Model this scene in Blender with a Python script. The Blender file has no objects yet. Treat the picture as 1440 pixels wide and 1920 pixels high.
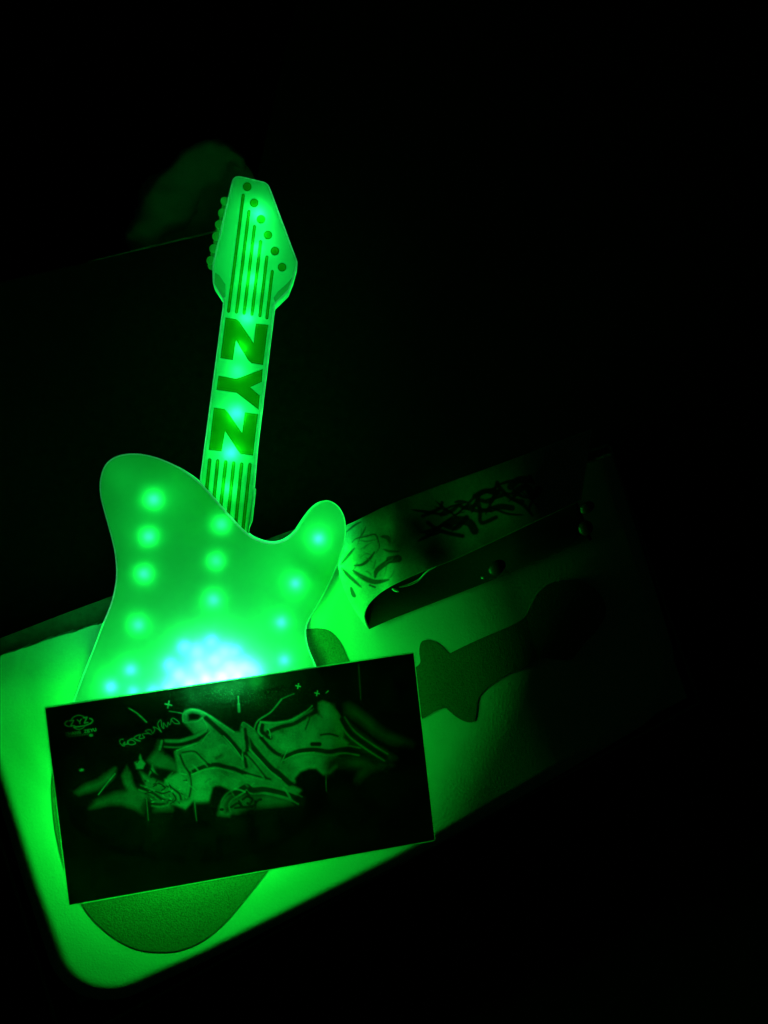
import bpy, bmesh, math, random
import numpy as np
from mathutils import Vector, Matrix
S = bpy.context.scene
random.seed(7); RNG = np.random.default_rng(7)

# ------------------------------------------------------------------ camera
F_PX, SC, TILT = 1500.0, 0.00028, math.radians(8)
R_ = Vector((math.cos(TILT), 0, math.sin(TILT)))
D_ = Vector((0, -1, 0))
F_ = Vector((math.sin(TILT), 0, -math.cos(TILT)))
LOC = -F_ * (F_PX * SC)
cam_d = bpy.data.cameras.new('camera'); cam = bpy.data.objects.new('camera', cam_d)
S.collection.objects.link(cam); S.camera = cam
m = Matrix((R_, -D_, -F_)).transposed().to_4x4(); m.translation = LOC
cam.matrix_world = m
cam_d.sensor_fit = 'VERTICAL'; cam_d.sensor_height = 36.0; cam_d.sensor_width = 36.0
cam_d.lens = F_PX / 1920 * 36.0
cam_d.clip_start = 0.01; cam_d.clip_end = 20
cam_d.dof.use_dof = True; cam_d.dof.focus_distance = 0.396; cam_d.dof.aperture_fstop = 5.6

# ------------------------------------------------------------------ world, exposure
W = bpy.data.worlds.new('World'); S.world = W; W.use_nodes = True
bg = W.node_tree.nodes['Background']
bg.inputs[0].default_value = (0.12, 1.0, 0.28, 1); bg.inputs[1].default_value = 0.0012
S.view_settings.view_transform = 'Standard'; S.view_settings.look = 'None'
S.view_settings.exposure = 0; S.view_settings.gamma = 1
cy = S.cycles
cy.use_denoising = True
try: cy.denoiser = 'OPENIMAGEDENOISE'
except Exception: pass
cy.max_bounces = 16; cy.diffuse_bounces = 8; cy.transmission_bounces = 12; cy.transparent_max_bounces = 24; cy.glossy_bounces = 4
cy.sample_clamp_indirect = 12; cy.caustics_reflective = False; cy.caustics_refractive = False
cy.use_adaptive_sampling = False

LED_COL = (0.042, 1.0, 0.225); LED_HOT = (0.20, 1.0, 0.52)  # second, whiter tint paints the overexposed look of the brightest cluster

# ------------------------------------------------------------------ helpers
COL = S.collection
def P(px, py, z=0.0):
    """point of the photograph -> point at height z in the place"""
    r = R_ * ((px - 720) / F_PX) + D_ * ((py - 960) / F_PX) + F_
    return LOC + r * ((z - LOC.z) / r.z)
def obj(name, bm, mats, parent=None, smooth=False):
    me = bpy.data.meshes.new(name); bm.normal_update(); bm.to_mesh(me); bm.free()
    for mm in (mats if isinstance(mats, (list, tuple)) else [mats]): me.materials.append(mm)
    if smooth:
        for p in me.polygons: p.use_smooth = True
    o = bpy.data.objects.new(name, me); COL.objects.link(o)
    if parent is not None:
        o.parent = parent; o.matrix_parent_inverse = Matrix.Translation(-parent.location)
    return o
def tag(o, label=None, cat=None, group=None, kind=None):
    if label: o['label'] = label
    if cat: o['category'] = cat
    if group: o['group'] = group
    if kind: o['kind'] = kind
    return o
def empty(name, loc, label, cat):
    o = bpy.data.objects.new(name, None); COL.objects.link(o); o.location = loc
    o.empty_display_size = 0.02
    return tag(o, label, cat)
def crom(pts, closed=True, n=8):
    """smooth curve through points"""
    out = []; N = len(pts)
    rng = range(N) if closed else range(N - 1)
    for i in rng:
        g = lambda k: pts[k % N] if closed else pts[max(0, min(N - 1, k))]
        p0, p1, p2, p3 = (np.array(g(i + k), float) for k in (-1, 0, 1, 2))
        for j in range(n):
            t = j / n
            out.append(0.5 * (2*p1 + (p2-p0)*t + (2*p0-5*p1+4*p2-p3)*t*t + (3*p1-p0-3*p2+p3)*t**3))
    if not closed: out.append(np.array(pts[-1], float))
    return [tuple(p) for p in out]
def area2(pts): return sum(pts[i-1][0]*pts[i][1] - pts[i][0]*pts[i-1][1] for i in range(len(pts)))
def roundcorners(pts, r, n=4):
    out = []; N = len(pts)
    for i in range(N):
        a, b, c = (np.array(pts[(i+k) % N], float) for k in (-1, 0, 1))
        la, lc = np.linalg.norm(a-b), np.linalg.norm(c-b)
        d = min(r, la*0.4, lc*0.4)
        p, q = b + (a-b)/la*d, b + (c-b)/lc*d
        for j in range(n+1):
            t = j/n
            out.append(tuple((1-t)**2*p + 2*t*(1-t)*b + t*t*q))
    return out
def inset(pts, d):
    """move a closed outline inwards by d"""
    s = 1 if area2(pts) > 0 else -1
    N = len(pts); out = []
    for i in range(N):
        a, b, c = (np.array(pts[(i+k) % N], float) for k in (-1, 0, 1))
        e1, e2 = b-a, c-b
        n1 = np.array([-e1[1], e1[0]])/(np.linalg.norm(e1)+1e-9); n2 = np.array([-e2[1], e2[0]])/(np.linalg.norm(e2)+1e-9)
        nn = n1+n2; nn = nn/(np.linalg.norm(nn)+1e-9)
        k = max(0.5, float(nn @ n1))
        out.append(tuple(b + s*nn*d/k))
    return out
def prism(bm, pts, z0, z1, midx=(0, 0, 0), pz=None):
    """extruded outline; outline given where its face at height pz is seen; midx: top, side, bottom material"""
    pz = z1 if pz is None else pz
    w = [P(x, y, pz) for x, y in pts]
    a = [bm.verts.new((p.x, p.y, z0)) for p in w]; b = [bm.verts.new((p.x, p.y, z1)) for p in w]
    up = area2([(p.x, p.y) for p in w]) > 0
    f = bm.faces.new(b if up else b[::-1]); f.material_index = midx[0]
    f = bm.faces.new(a[::-1] if up else a); f.material_index = midx[2]
    N = len(w)
    for i in range(N):
        j = (i+1) % N
        q = [a[i], a[j], b[j], b[i]]
        f = bm.faces.new(q if up else q[::-1]); f.material_index = midx[1]
def chamfer_prism(bm, pts, z0, z1, c, midx=(0, 0, 0)):
    w = [(p.x, p.y) for p in (P(x, y, z1) for x, y in pts)]
    if area2(w) < 0: w = w[::-1]
    wi = inset(w, c)
    a = [bm.verts.new((x, y, z0)) for x, y in w]; b = [bm.verts.new((x, y, z1-c*0.8)) for x, y in w]; t = [bm.verts.new((x, y, z1)) for x, y in wi]
    f = bm.faces.new(t); f.material_index = midx[0]
    f = bm.faces.new(a[::-1]); f.material_index = midx[2]
    N = len(w)
    for i in range(N):
        j = (i+1) % N
        bm.faces.new((a[i], a[j], b[j], b[i])).material_index = midx[1]
        bm.faces.new((b[i], b[j], t[j], t[i])).material_index = midx[1]
def box(bm, c, sx, sy, z0, z1, ang=0):
    ca, sa = math.cos(ang), math.sin(ang)
    v = []
    for z in (z0, z1):
        for x, y in ((-sx, -sy), (sx, -sy), (sx, sy), (-sx, sy)):
            v.append(bm.verts.new((c[0]+x*ca-y*sa, c[1]+x*sa+y*ca, z)))
    for q in ((3,2,1,0), (4,5,6,7), (0,1,5,4), (1,2,6,5), (2,3,7,6), (3,0,4,7)): bm.faces.new([v[k] for k in q])

# ------------------------------------------------------------------ materials
def mat(name):
    mm = bpy.data.materials.new(name); mm.use_nodes = True
    nt = mm.node_tree; nt.nodes.clear()
    out = nt.nodes.new('ShaderNodeOutputMaterial')
    return mm, nt, out
def N_(nt, kind, **kw):
    n = nt.nodes.new(kind)
    for k, v in kw.items():
        if k.startswith('_'): setattr(n, k[1:], v)
        else: n.inputs[k.replace('__', ' ')].default_value = v
    return n
def solid(name, col, rough=0.6, bump=0.0, bscale=800, var=0.0, spec=0.3):
    mm, nt, out = mat(name)
    b = N_(nt, 'ShaderNodeBsdfPrincipled'); b.inputs['Roughness'].default_value = rough
    b.inputs['Specular IOR Level'].default_value = spec
    tc = N_(nt, 'ShaderNodeTexCoord')
    no = N_(nt, 'ShaderNodeTexNoise'); no.inputs['Scale'].default_value = bscale; no.inputs['Detail'].default_value = 5
    nt.links.new(tc.outputs['Object'], no.inputs['Vector'])
    ramp = N_(nt, 'ShaderNodeMapRange'); ramp.inputs[1].default_value = 0.3; ramp.inputs[2].default_value = 0.7
    ramp.inputs[3].default_value = 1-var; ramp.inputs[4].default_value = 1+var
    nt.links.new(no.outputs['Fac'], ramp.inputs[0])
    mx = N_(nt, 'ShaderNodeVectorMath', _operation='SCALE'); mx.inputs[0].default_value = col
    nt.links.new(ramp.outputs[0], mx.inputs['Scale']); nt.links.new(mx.outputs[0], b.inputs['Base Color'])
    if bump:
        bp = N_(nt, 'ShaderNodeBump'); bp.inputs['Strength'].default_value = bump; bp.inputs['Distance'].default_value = 0.0006
        nt.links.new(no.outputs['Fac'], bp.inputs['Height']); nt.links.new(bp.outputs[0], b.inputs['Normal'])
    nt.links.new(b.outputs[0], out.inputs[0])
    return mm
def diffuser(name, tint, refl=0.45, gloss=0.03, body=(0.75, 0.85, 0.78)):
    mm, nt, out = mat(name)
    t = N_(nt, 'ShaderNodeBsdfTranslucent'); t.inputs[0].default_value = (*tint, 1)
    d = N_(nt, 'ShaderNodeBsdfDiffuse'); d.inputs[0].default_value = (*body, 1)
    g = N_(nt, 'ShaderNodeBsdfGlossy'); g.inputs['Roughness'].default_value = 0.25
    a = N_(nt, 'ShaderNodeMixShader'); a.inputs[0].default_value = refl
    b = N_(nt, 'ShaderNodeMixShader'); b.inputs[0].default_value = gloss
    nt.links.new(t.outputs[0], a.inputs[1]); nt.links.new(d.outputs[0], a.inputs[2])
    nt.links.new(a.outputs[0], b.inputs[1]); nt.links.new(g.outputs[0], b.inputs[2])
    nt.links.new(b.outputs[0], out.inputs[0])
    return mm
def gel(name, tint, dif=(0.02, 0.1, 0.02), f=0.06):
    mm, nt, out = mat(name)
    t = N_(nt, 'ShaderNodeBsdfTransparent'); t.inputs[0].default_value = (*tint, 1)
    d = N_(nt, 'ShaderNodeBsdfDiffuse'); d.inputs[0].default_value = (*dif, 1)
    a = N_(nt, 'ShaderNodeMixShader'); a.inputs[0].default_value = f
    nt.links.new(t.outputs[0], a.inputs[1]); nt.links.new(d.outputs[0], a.inputs[2]); nt.links.new(a.outputs[0], out.inputs[0])
    return mm
def led_mat(name, strength, col=LED_COL):
    mm, nt, out = mat(name)
    e = N_(nt, 'ShaderNodeEmission'); e.inputs[0].default_value = (*col, 1); e.inputs[1].default_value = strength
    nt.links.new(e.outputs[0], out.inputs[0])
    return mm

M_plate = diffuser('frosted_plate', (0.12, 0.95, 0.32), 0.30, 0.02, (0.06, 0.16, 0.10))
M_neckplate = diffuser('frosted_neck_plate', (0.12, 0.95, 0.42), 0.45, 0.02, (0.45, 0.85, 0.6))
M_wall = diffuser('frosted_side_wall', (0.10, 0.97, 0.40), 0.30, 0.02, (0.3, 0.6, 0.4))
M_rim = diffuser('polished_edge', (0.5, 0.62, 0.5), 0.45, 0.03, (0.6, 0.65, 0.6))
M_back = diffuser('grey_back', (0.2, 0.6, 0.35), 0.90, 0.0, (0.05, 0.07, 0.06))
M_neckback = diffuser('white_back', (0.2, 0.7, 0.35), 0.72, 0.0, (0.7, 0.8, 0.75))
M_clearwall = gel('clear_green_side', (0.06, 0.95, 0.15), (0.1, 0.6, 0.2), 0.08)  # wall made clear so the added side lights reach the foam
M_gel = gel('dark_green_film', (0.38, 0.60, 0.15))
M_gel2 = gel('pale_film', (0.8, 0.86, 0.75))
M_foam = solid('white_foam', (0.82, 0.84, 0.82), 0.85, 0.25, 900, 0.04, 0.1)
M_felt = solid('grey_grained_felt', (0.16, 0.18, 0.12), 0.9, 0.6, 1300, 0.28, 0.1)
M_table = solid('black_table', (0.026, 0.028, 0.026), 0.7, 0.1, 200, 0.2, 0.06)
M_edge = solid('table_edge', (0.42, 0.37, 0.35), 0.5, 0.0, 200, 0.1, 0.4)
M_box = solid('dark_box_card', (0.03, 0.03, 0.028), 0.8, 0.1, 400, 0.15, 0.1)
M_liner = solid('box_liner', (0.26, 0.28, 0.24), 0.8, 0.2, 300, 0.15, 0.1)
M_boxedge = solid('box_cut_edge', (0.30, 0.28, 0.27), 0.6, 0.0, 300, 0.1, 0.2)
M_strapback = solid('strap_backing', (0.06, 0.064, 0.06), 0.9, 0.5, 1800, 0.2, 0.1)
M_metal = solid('strap_metal', (0.12, 0.12, 0.115), 0.55, 0, 300, 0.02, 0.5)
M_metal.node_tree.nodes['Principled BSDF'].inputs['Metallic'].default_value = 1.0
M_cloth = solid('pale_cloth', (0.72, 0.72, 0.70), 0.95, 0.3, 120, 0.1, 0.05)
M_cardedge = solid('card_cut_edge', (0.62, 0.60, 0.58), 0.4, 0, 300, 0.05, 0.4)

# ------------------------------------------------------------------ setting: table
Z_T = -0.045
L0, L1 = (-900, 741.0), (2400, -37.0)          # the table's far edge runs along this line of the photo
bm = bmesh.new()
LM_ = (462, 421.0)
tb = [L0, LM_, (760, -900), (2900, -900), (2900, 2800), (-1600, 2800)]
prism(bm, tb, Z_T-0.022, Z_T, (0, 1, 0))
tt = obj('table_top', bm, [M_table, M_edge]); tag(tt, kind='structure')
bm = bmesh.new()
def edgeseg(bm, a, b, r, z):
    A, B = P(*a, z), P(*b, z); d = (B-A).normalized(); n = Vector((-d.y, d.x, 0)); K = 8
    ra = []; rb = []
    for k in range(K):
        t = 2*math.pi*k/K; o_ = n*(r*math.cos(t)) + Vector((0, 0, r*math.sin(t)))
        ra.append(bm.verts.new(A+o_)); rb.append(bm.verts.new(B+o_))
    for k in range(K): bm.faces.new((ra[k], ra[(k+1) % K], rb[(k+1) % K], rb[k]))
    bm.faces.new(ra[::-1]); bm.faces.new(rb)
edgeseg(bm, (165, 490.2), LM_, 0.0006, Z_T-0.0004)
e = obj('edge_trim', bm, M_edge, tt, True)  # short pale rod painting the bright glint along the table edge
bm = bmesh.new()
w = [P(x, y, -0.30) for x, y in ((-2500, -2500), (4000, -2500), (4000, 4500), (-2500, 4500))]
bm.faces.new([bm.verts.new(p) for p in w][::-1])
fl = obj('floor', bm, M_table); tag(fl, kind='structure')

# ------------------------------------------------------------------ box and foam board
A_, B_, C_, D2 = (-93, 1260), (120, 1952), (1350, 1336), (1180, 847)   # foam corners in the photo
w = [P(*q, 0) for q in (A_, B_, C_, D2)]
w2 = [Vector((p.x, p.y)) for p in w]
SAG0 = P(870, 1190, 0); SAGD = (w2[3]-w2[0]).normalized()
SAG1 = P(845, 1400, 0); SAGE = Vector((0.894, -0.447))
def sag(x, y):  # bend put into the shape so the far end falls into shade
    """the board bends down gently towards its far end and far near corner"""
    t = max(0.0, (x-SAG0.x)*SAGD.x+(y-SAG0.y)*SAGD.y); q = max(0.0, (x-SAG1.x)*SAGE.x+(y-SAG1.y)*SAGE.y)
    a = 2.4*t*t if t < 0.035 else 2.4*0.035**2+0.135*(t-0.035)
    b = 3.2*q*q if q < 0.028 else 3.2*0.028**2+0.18*(q-0.028)
    return -math.hypot(a, b)
def edge_d(p, a, b):
    d = (b-a).normalized(); return abs((p-a).x*d.y-(p-a).y*d.x)
def foam(nx=190, ny=140, Rr=0.0115, rc=0.038):
    bm = bmesh.new(); V = {}
    for i in range(nx+1):
        for j in range(ny+1):
            u, v = i/nx, j/ny
            uu = 0.5-0.5*math.cos(math.pi*u); vv = 0.5-0.5*math.cos(math.pi*v)
            p = (w2[0]*(1-vv)+w2[1]*vv)*(1-uu) + (w2[3]*(1-vv)+w2[2]*vv)*uu
            dl, dr, db = edge_d(p, w2[0], w2[1]), edge_d(p, w2[2], w2[3]), edge_d(p, w2[1], w2[2])
            # distance to the rounded outline (far side is cut sharp)
            de = min(dl, dr, db)
            if min(dl, dr) < rc and db < rc: de = rc-math.hypot(rc-min(dl, dr), rc-db)
            Rq = Rr*(1+0.4*max(0, 1-math.hypot(dl, db)/0.075))
            t = 1-de/Rq
            z = 0.0 if t <= 0 else (-Rq*(1-math.sqrt(1-t*t)) if t < 0.98 else -Rq*0.8-1.6*(t-0.98)*Rq)
            z = max(-0.03, z)+max(-0.03, sag(p.x, p.y))
            jig = 0.0006*math.sin(u*170)*math.sin(u*61+1)+0.0004*math.sin(u*419)+0.0005*math.sin(u*33) if j == 0 else 0
            V[i, j] = bm.verts.new((p.x+jig*0.3, p.y+jig, max(z, -0.0355)))
    for i in range(nx):
        for j in range(ny):
            bm.faces.new((V[i, j], V[i, j+1], V[i+1, j+1], V[i+1, j]))
    # skirt down to the box floor
    ring = [V[i, 0] for i in range(nx+1)] + [V[nx, j] for j in range(1, ny+1)] + [V[i, ny] for i in range(nx-1, -1, -1)] + [V[0, j] for j in range(ny-1, 0, -1)]
    low = [bm.verts.new((v.co.x, v.co.y, -0.0362)) for v in ring]
    for k in range(len(ring)):
        k2 = (k+1) % len(ring)
        bm.faces.new((ring[k], ring[k2], low[k2], low[k]))
    bm.faces.new(low)
    bmesh.ops.recalc_face_normals(bm, faces=bm.faces)
    return bm
fo = obj('foam_board', foam(), M_foam, None, True)
tag(fo, 'white foam board with rolled edges under the glowing guitar', 'foam board')

bx = empty('storage_box', (w2[0].x, w2[0].y, Z_T), 'dark shallow open box holding the white foam board', 'box')
def outset_quad(q, d):
    return inset([(p.x, p.y) for p in q], -d)
oq = outset_quad(w2, 0.0046)
def wall(a, b, th, z0, z1, mats, z2=None, name='box_wall'):
    z2 = z1 if z2 is None else z2
    a, b = Vector(a), Vector(b); d = (b-a).normalized(); n = Vector((-d.y, d.x)) * th
    bm = bmesh.new()
    q = [a, b, b+n, a+n]
    lo = [bm.verts.new((p.x, p.y, z0)) for p in q]; hi = [bm.verts.new((p.x, p.y, zz)) for p, zz in zip(q, (z1, z2, z2, z1))]
    for k in range(4): bm.faces.new((lo[k], lo[(k+1) % 4], hi[(k+1) % 4], hi[k]))
    bm.faces.new(hi).material_index = 1; bm.faces.new(lo[::-1])
    bmesh.ops.recalc_face_normals(bm, faces=bm.faces)
    return obj(name, bm, mats, bx)
bm = bmesh.new()
lo = [bm.verts.new((x, y, Z_T+0.0005)) for x, y in oq]; hi = [bm.verts.new((x, y, -0.037)) for x, y in oq]
for k in range(4): bm.faces.new((lo[k], lo[(k+1) % 4], hi[(k+1) % 4], hi[k]))
bm.faces.new(hi); bm.faces.new(lo[::-1]); bmesh.ops.recalc_face_normals(bm, faces=bm.faces)
obj('box_floor', bm, M_box, bx)
sgn = 1 if area2(oq) > 0 else -1
for k in range(4):
    a, b = oq[k], oq[(k+1) % 4]
    wall(a, b, -0.0016*sgn, Z_T+0.0005, (-0.011, -0.006, -0.034, -0.034)[k], [M_box, M_boxedge], (-0.011, -0.034, -0.034, -0.011)[k])
# inner liner flap along the far side, seen as a dim band beyond the foam
bm = bmesh.new()
fl_px = [(-110, 1268), (-110, 1240), (0, 1197), (104, 1157), (212, 1117), (380, 1055), (543, 996), (625, 966), (640, 1000), (540, 1045), (380, 1112), (192, 1180), (0, 1242)]
prism(bm, fl_px, -0.012, -0.0105)
obj('liner_flap', bm, M_liner, bx)

# ------------------------------------------------------------------ felt guitar lying on the foam
sil = crom([(573,1180),(598,1178),(620,1184),(640,1206),(655,1238),(672,1262),(712,1275)], False, 5) + \
      [(755,1268)] + crom([(779,1252),(788,1242),(786,1222),(790,1204),(803,1200),(822,1207),(838,1222)], False, 4) + \
      crom([(842,1226),(870,1212),(905,1196),(950,1178),(985,1160),(1000,1135),(1015,1112),(1040,1095),(1075,1092),(1110,1095),(1140,1118),(1153,1148),(1140,1180),(1115,1205),(1092,1230),(1080,1242),(1050,1240),(1020,1238),(985,1252),(950,1266),(922,1284)], False, 4) + \
      crom([(912,1291),(897,1309),(893,1335),(889,1352),(876,1354),(858,1346),(842,1333),(837,1328)], False, 4) + \
      crom([(832,1328),(815,1334),(797,1345),(740,1375),(680,1420),(620,1480),(560,1560),(497,1640),(455,1692),(420,1732),(380,1764),(340,1781),(300,1785),(255,1779),(213,1758),(175,1725),(150,1690),(125,1640),(107,1575),(98,1510),(97,1460),(104,1420),(125,1380),(170,1330),(240,1270),(330,1220),(450,1190)], False, 5)
bm = bmesh.new(); prism(bm, sil, -0.0003, 0.00028)
for k in range(40):
    bmesh.ops.bisect_plane(bm, geom=bm.verts[:]+bm.edges[:]+bm.faces[:], plane_co=(SAG0.x+SAGD.x*0.004*k, SAG0.y+SAGD.y*0.004*k, 0), plane_no=(SAGD.x, SAGD.y, 0))
for k in range(30):
    bmesh.ops.bisect_plane(bm, geom=bm.verts[:]+bm.edges[:]+bm.faces[:], plane_co=(SAG1.x+SAGE.x*0.004*k, SAG1.y+SAGE.y*0.004*k, 0), plane_no=(SAGE.x, SAGE.y, 0))
bmesh.ops.triangulate(bm, faces=[f for f in bm.faces if len(f.verts) > 4])
for v in bm.verts: v.co.z += max(-0.03, sag(v.co.x, v.co.y))
sg = obj('felt_guitar', bm, M_felt)
tag(sg, 'flat dark grainy guitar shape lying on white foam beneath the card', 'guitar cutout')

# ------------------------------------------------------------------ glowing guitar
ZB, ZF = 0.010, 0.032          # body back and front
NB, NF = 0.014, 0.0255         # neck back and front
gt = empty('light_up_guitar', P(420, 1300, 0.0016), 'glowing green light-up toy guitar with dotted lights and ZYZ on its neck', 'toy guitar')
body_px = crom([(465,1001),(487,1013),(510,1018),(532,1013),(552,998),(570,972),(589,949),(610,938),(630,945),(644,964),(649,990),(646,1016),(636,1052),(620,1090),(598,1132),(580,1162),(574,1184),(578,1212),(590,1243),(608,1290),(620,1350),(618,1420),(598,1490),(556,1545),(500,1582),(420,1602),(340,1606),(260,1598),(190,1572),(146,1530),(122,1480),(115,1430),(121,1375),(136,1318),(153,1270),(172,1222),(191,1172),(208,1130),(217,1085),(215,1040),(206,1000),(195,960),(187,925),(188,895),(198,870),(219,855),(250,850),(285,855),(320,868),(350,885),(376,906),(403,935),(432,968)], True, 7)
wpts = [(p.x, p.y) for p in (P(x, y, ZF) for x, y in body_px)]
if area2(wpts) < 0: wpts = wpts[::-1]
def shell(wp, zb, zf, rim, name_front, mp, parent, wallname, backname, rimname, mback, clear=None):
    inn = inset(wp, rim)
    bm = bmesh.new(); bm.faces.new([bm.verts.new((x, y, zf)) for x, y in inn]); f = obj(name_front, bm, mp, parent)
    bm = bmesh.new(); n = len(wp)
    a = [bm.verts.new((x, y, zf)) for x, y in inn]; b = [bm.verts.new((x, y, zf-rim*0.7)) for x, y in wp]
    for i in range(n): bm.faces.new((b[i], b[(i+1) % n], a[(i+1) % n], a[i])).material_index = 1 if clear and clear((wp[i][0], wp[i][1]-0.033)) else 0
    obj(rimname, bm, [M_rim, mp], parent, True)
    bm = bmesh.new()
    a = [bm.verts.new((x, y, zf-rim*0.7)) for x, y in wp]; b = [bm.verts.new((x, y, zb)) for x, y in wp]
    for i in range(n):
        f_ = bm.faces.new((b[i], b[(i+1) % n], a[(i+1) % n], a[i]))
        if clear and clear(wp[i]): f_.material_index = 1
    obj(wallname, bm, [M_wall, M_clearwall], parent, True)
    bm = bmesh.new(); bm.faces.new([bm.verts.new((x, y, zb)) for x, y in wp][::-1]); obj(backname, bm, mback, parent)
    return f
shell(wpts, ZB, ZF, 0.0007, 'body_plate', M_plate, gt, 'body_side', 'body_back', 'body_rim', M_back,
      lambda p: p[1] < P(0, 1300, ZF).y or (p[0] > P(560, 0, ZF).x and p[1] < P(0, 1045, ZF).y))
bm = bmesh.new(); c = P(380, 1400, 0.005); box(bm, c, 0.045, 0.032, 0.0018, ZB-0.0003, 0.12)
bmesh.ops.bevel(bm, geom=bm.edges[:], offset=0.0015, segments=2, affect='EDGES')
obj('battery_box', bm, M_foam, gt)

neck_px = [(435,337),(441,330),(449,329),(495.5,340),(503,345),(507,353),(558,490),(558,496),(551,522),(542,545),(516,570),(505,660),(484,833),(477,914),(479.5,915.5),(473,977),(466.5,992),(466,1004),(458,998),(433,970),(404,937),(377,908),(374,903),(419,561.5),(399,531),(398,498)]
nw = [(p.x, p.y) for p in (P(x, y, NF) for x, y in neck_px)]
if area2(nw) < 0: nw = nw[::-1]
nw = roundcorners(nw, 0.0007, 2)
shell(nw, NB, NF, 0.0008, 'neck_plate', M_neckplate, gt, 'neck_side', 'neck_back', 'neck_rim', M_neckback)

ZG0, ZG1 = NF+0.0003, NF+0.0009
def c1(x, y): return (340+x*280/1440, 300+y*280/1440)
def c2(x, y): return (340+x*220/918, 560+y*220/918)
def gelpiece(name, px, mats=M_gel, z0=ZG0, z1=ZG1, label=None):
    bm = bmesh.new(); prism(bm, px, z0, z1); o = obj(name, bm, mats, gt)
    if label: o['label'] = label
    return o
def bar_px(p, q, wd):
    p, q = np.array(p), np.array(q); d = (q-p)/np.linalg.norm(q-p); n = np.array([-d[1], d[0]])*wd/2
    out = []
    for s0, base in ((-1, p), (1, q)):
        for k in range(5):
            t = math.pi*(k/4)-math.pi/2
            out.append(tuple(base + s0*d*math.cos(t)*wd/2 + s0*n/(wd/2)*math.sin(t)*wd/2))
    return out
up = [((597,340),(455,1455)), ((652,495),(532,1465)), ((706,640),(605,1475)), ((765,785),(682,1485)), ((825,935),(757,1500)), ((877,1075),(825,1520))]
for a, b in up: gelpiece('string', bar_px(c1(*a), c1(*b), 6.3))
lowp = [((222,1262),(195,1512)), ((285,1268),(253,1580)), ((348,1276),(306,1640)), ((410,1286),(366,1705)), ((472,1294),(425,1760)), ((537,1299),(482,1805))]
for a, b in lowp: gelpiece('string', bar_px(c2(*a), c2(*b), 6.8))
Zl = lambda L: [c2(*q) for q in L]
gelpiece('letter', Zl([(345,146),(432,160),(456,180),(565,345),(582,194),(680,204),(640,518),(548,503),(520,478),(428,325),(403,480),(305,463)]), label='upper letter Z, turned sideways')
gelpiece('letter', Zl([(290,602),(425,625),(470,612),(637,550),(632,648),(540,692),(614,757),(605,868),(430,735),(275,712)]), label='letter Y, turned sideways')
gelpiece('letter', Zl([(253,852),(338,862),(360,884),(475,1048),(497,888),(600,903),(562,1228),(462,1215),(440,1185),(342,1037),(315,1195),(215,1183)]), label='lower letter Z, turned sideways')
holes = [(635,255),(702,412),(768,570),(835,722),(902,877),(972,1032)]
for h in holes:
    c = c1(*h); gelpiece('tuning_post', [(c[0]+8.3*math.cos(t), c[1]+8.0*math.sin(t)) for t in np.linspace(0, 2*math.pi, 24, endpoint=False)])
gelpiece('headstock_facet', [c1(*q) for q in [(325,1085),(365,1110),(425,1200),(425,1320),(400,1325),(318,1190)]], M_gel2)
gelpiece('headstock_facet', [c1(*q) for q in [(1070,1130),(1030,1245),(905,1370),(890,1330),(930,1270),(1020,1190)]], M_gel2)
pegs = [(420,397),(395,510),(368,622),(340,737),(312,855),(285,970)]
M_peg = diffuser('frosted_peg', (0.5, 0.95, 0.6), 0.4, 0.03, (0.6, 0.85, 0.65))
M_clear = gel('clear_side', (0.8, 0.95, 0.85), (0.4, 0.6, 0.4), 0.25)
for h in pegs:
    c = c1(*h); bm = bmesh.new()
    prism(bm, [(c[0]+8.5*math.cos(t), c[1]+8.5*math.sin(t)) for t in np.linspace(0, 2*math.pi, 20, endpoint=False)], NB+0.002, NF-0.0012, (0, 1, 0))
    obj('tuning_peg', bm, [M_peg, M_clear], gt)

# light-emitting diodes inside: small domes on the back board
def dome(r, z, px, zp):
    bm = bmesh.new(); c = P(px[0], px[1], zp); K = 8
    rings = []
    for a in (0, 35, 65):
        a = math.radians(a); rings.append([bm.verts.new((c.x+r*math.cos(a)*math.cos(2*math.pi*k/K), c.y+r*math.cos(a)*math.sin(2*math.pi*k/K), z+r*math.sin(a))) for k in range(K)])
    for q in range(2):
        for k in range(K): bm.faces.new((rings[q][k], rings[q][(k+1) % K], rings[q+1][(k+1) % K], rings[q+1][k]))
    bm.faces.new(rings[2]); bm.faces.new(rings[0][::-1])
    return bm
LM = {}
def led_or_fill(px, z, s, r=0.0011, zp=ZF, col=LED_COL):
    s = round(s, 1)
    if (s, col) not in LM: LM[s, col] = led_mat('led_glow', s, col)
    return obj('led', dome(r, z, px, zp), LM[s, col], gt, True)
K_B, K_N = 98.0, 52.0
zb_led = ZF-0.0027
for x, y, k in [(288,937,.9),(279,1006,.8),(270,1076,.8),(259,1172,.85),(415,983,.6),(405,1052,.55),(400,1125,1.0),(597,1010,1.3),(554,1094,1.15),(527,1167,1.25),(533,1238,1.4)]:
    led_or_fill((x, y), zb_led, K_B*k)
for x, y, k in [(345,1213,2.0),(396,1203,2.1),(440,1222,1.9),(318,1246,1.8),(245,1256,1.0),(208,1288,1.3),(480,1272,2.2)]:
    led_or_fill((x, y), zb_led, K_B*k, 0.0014)
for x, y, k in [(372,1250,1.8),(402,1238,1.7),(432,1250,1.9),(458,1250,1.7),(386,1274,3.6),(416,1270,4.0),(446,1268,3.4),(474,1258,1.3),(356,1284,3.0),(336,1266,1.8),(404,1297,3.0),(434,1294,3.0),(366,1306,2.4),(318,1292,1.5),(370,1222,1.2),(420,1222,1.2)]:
    led_or_fill((x, y), zb_led-0.0008, K_B*k, 0.0014, ZF, LED_HOT)
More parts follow.
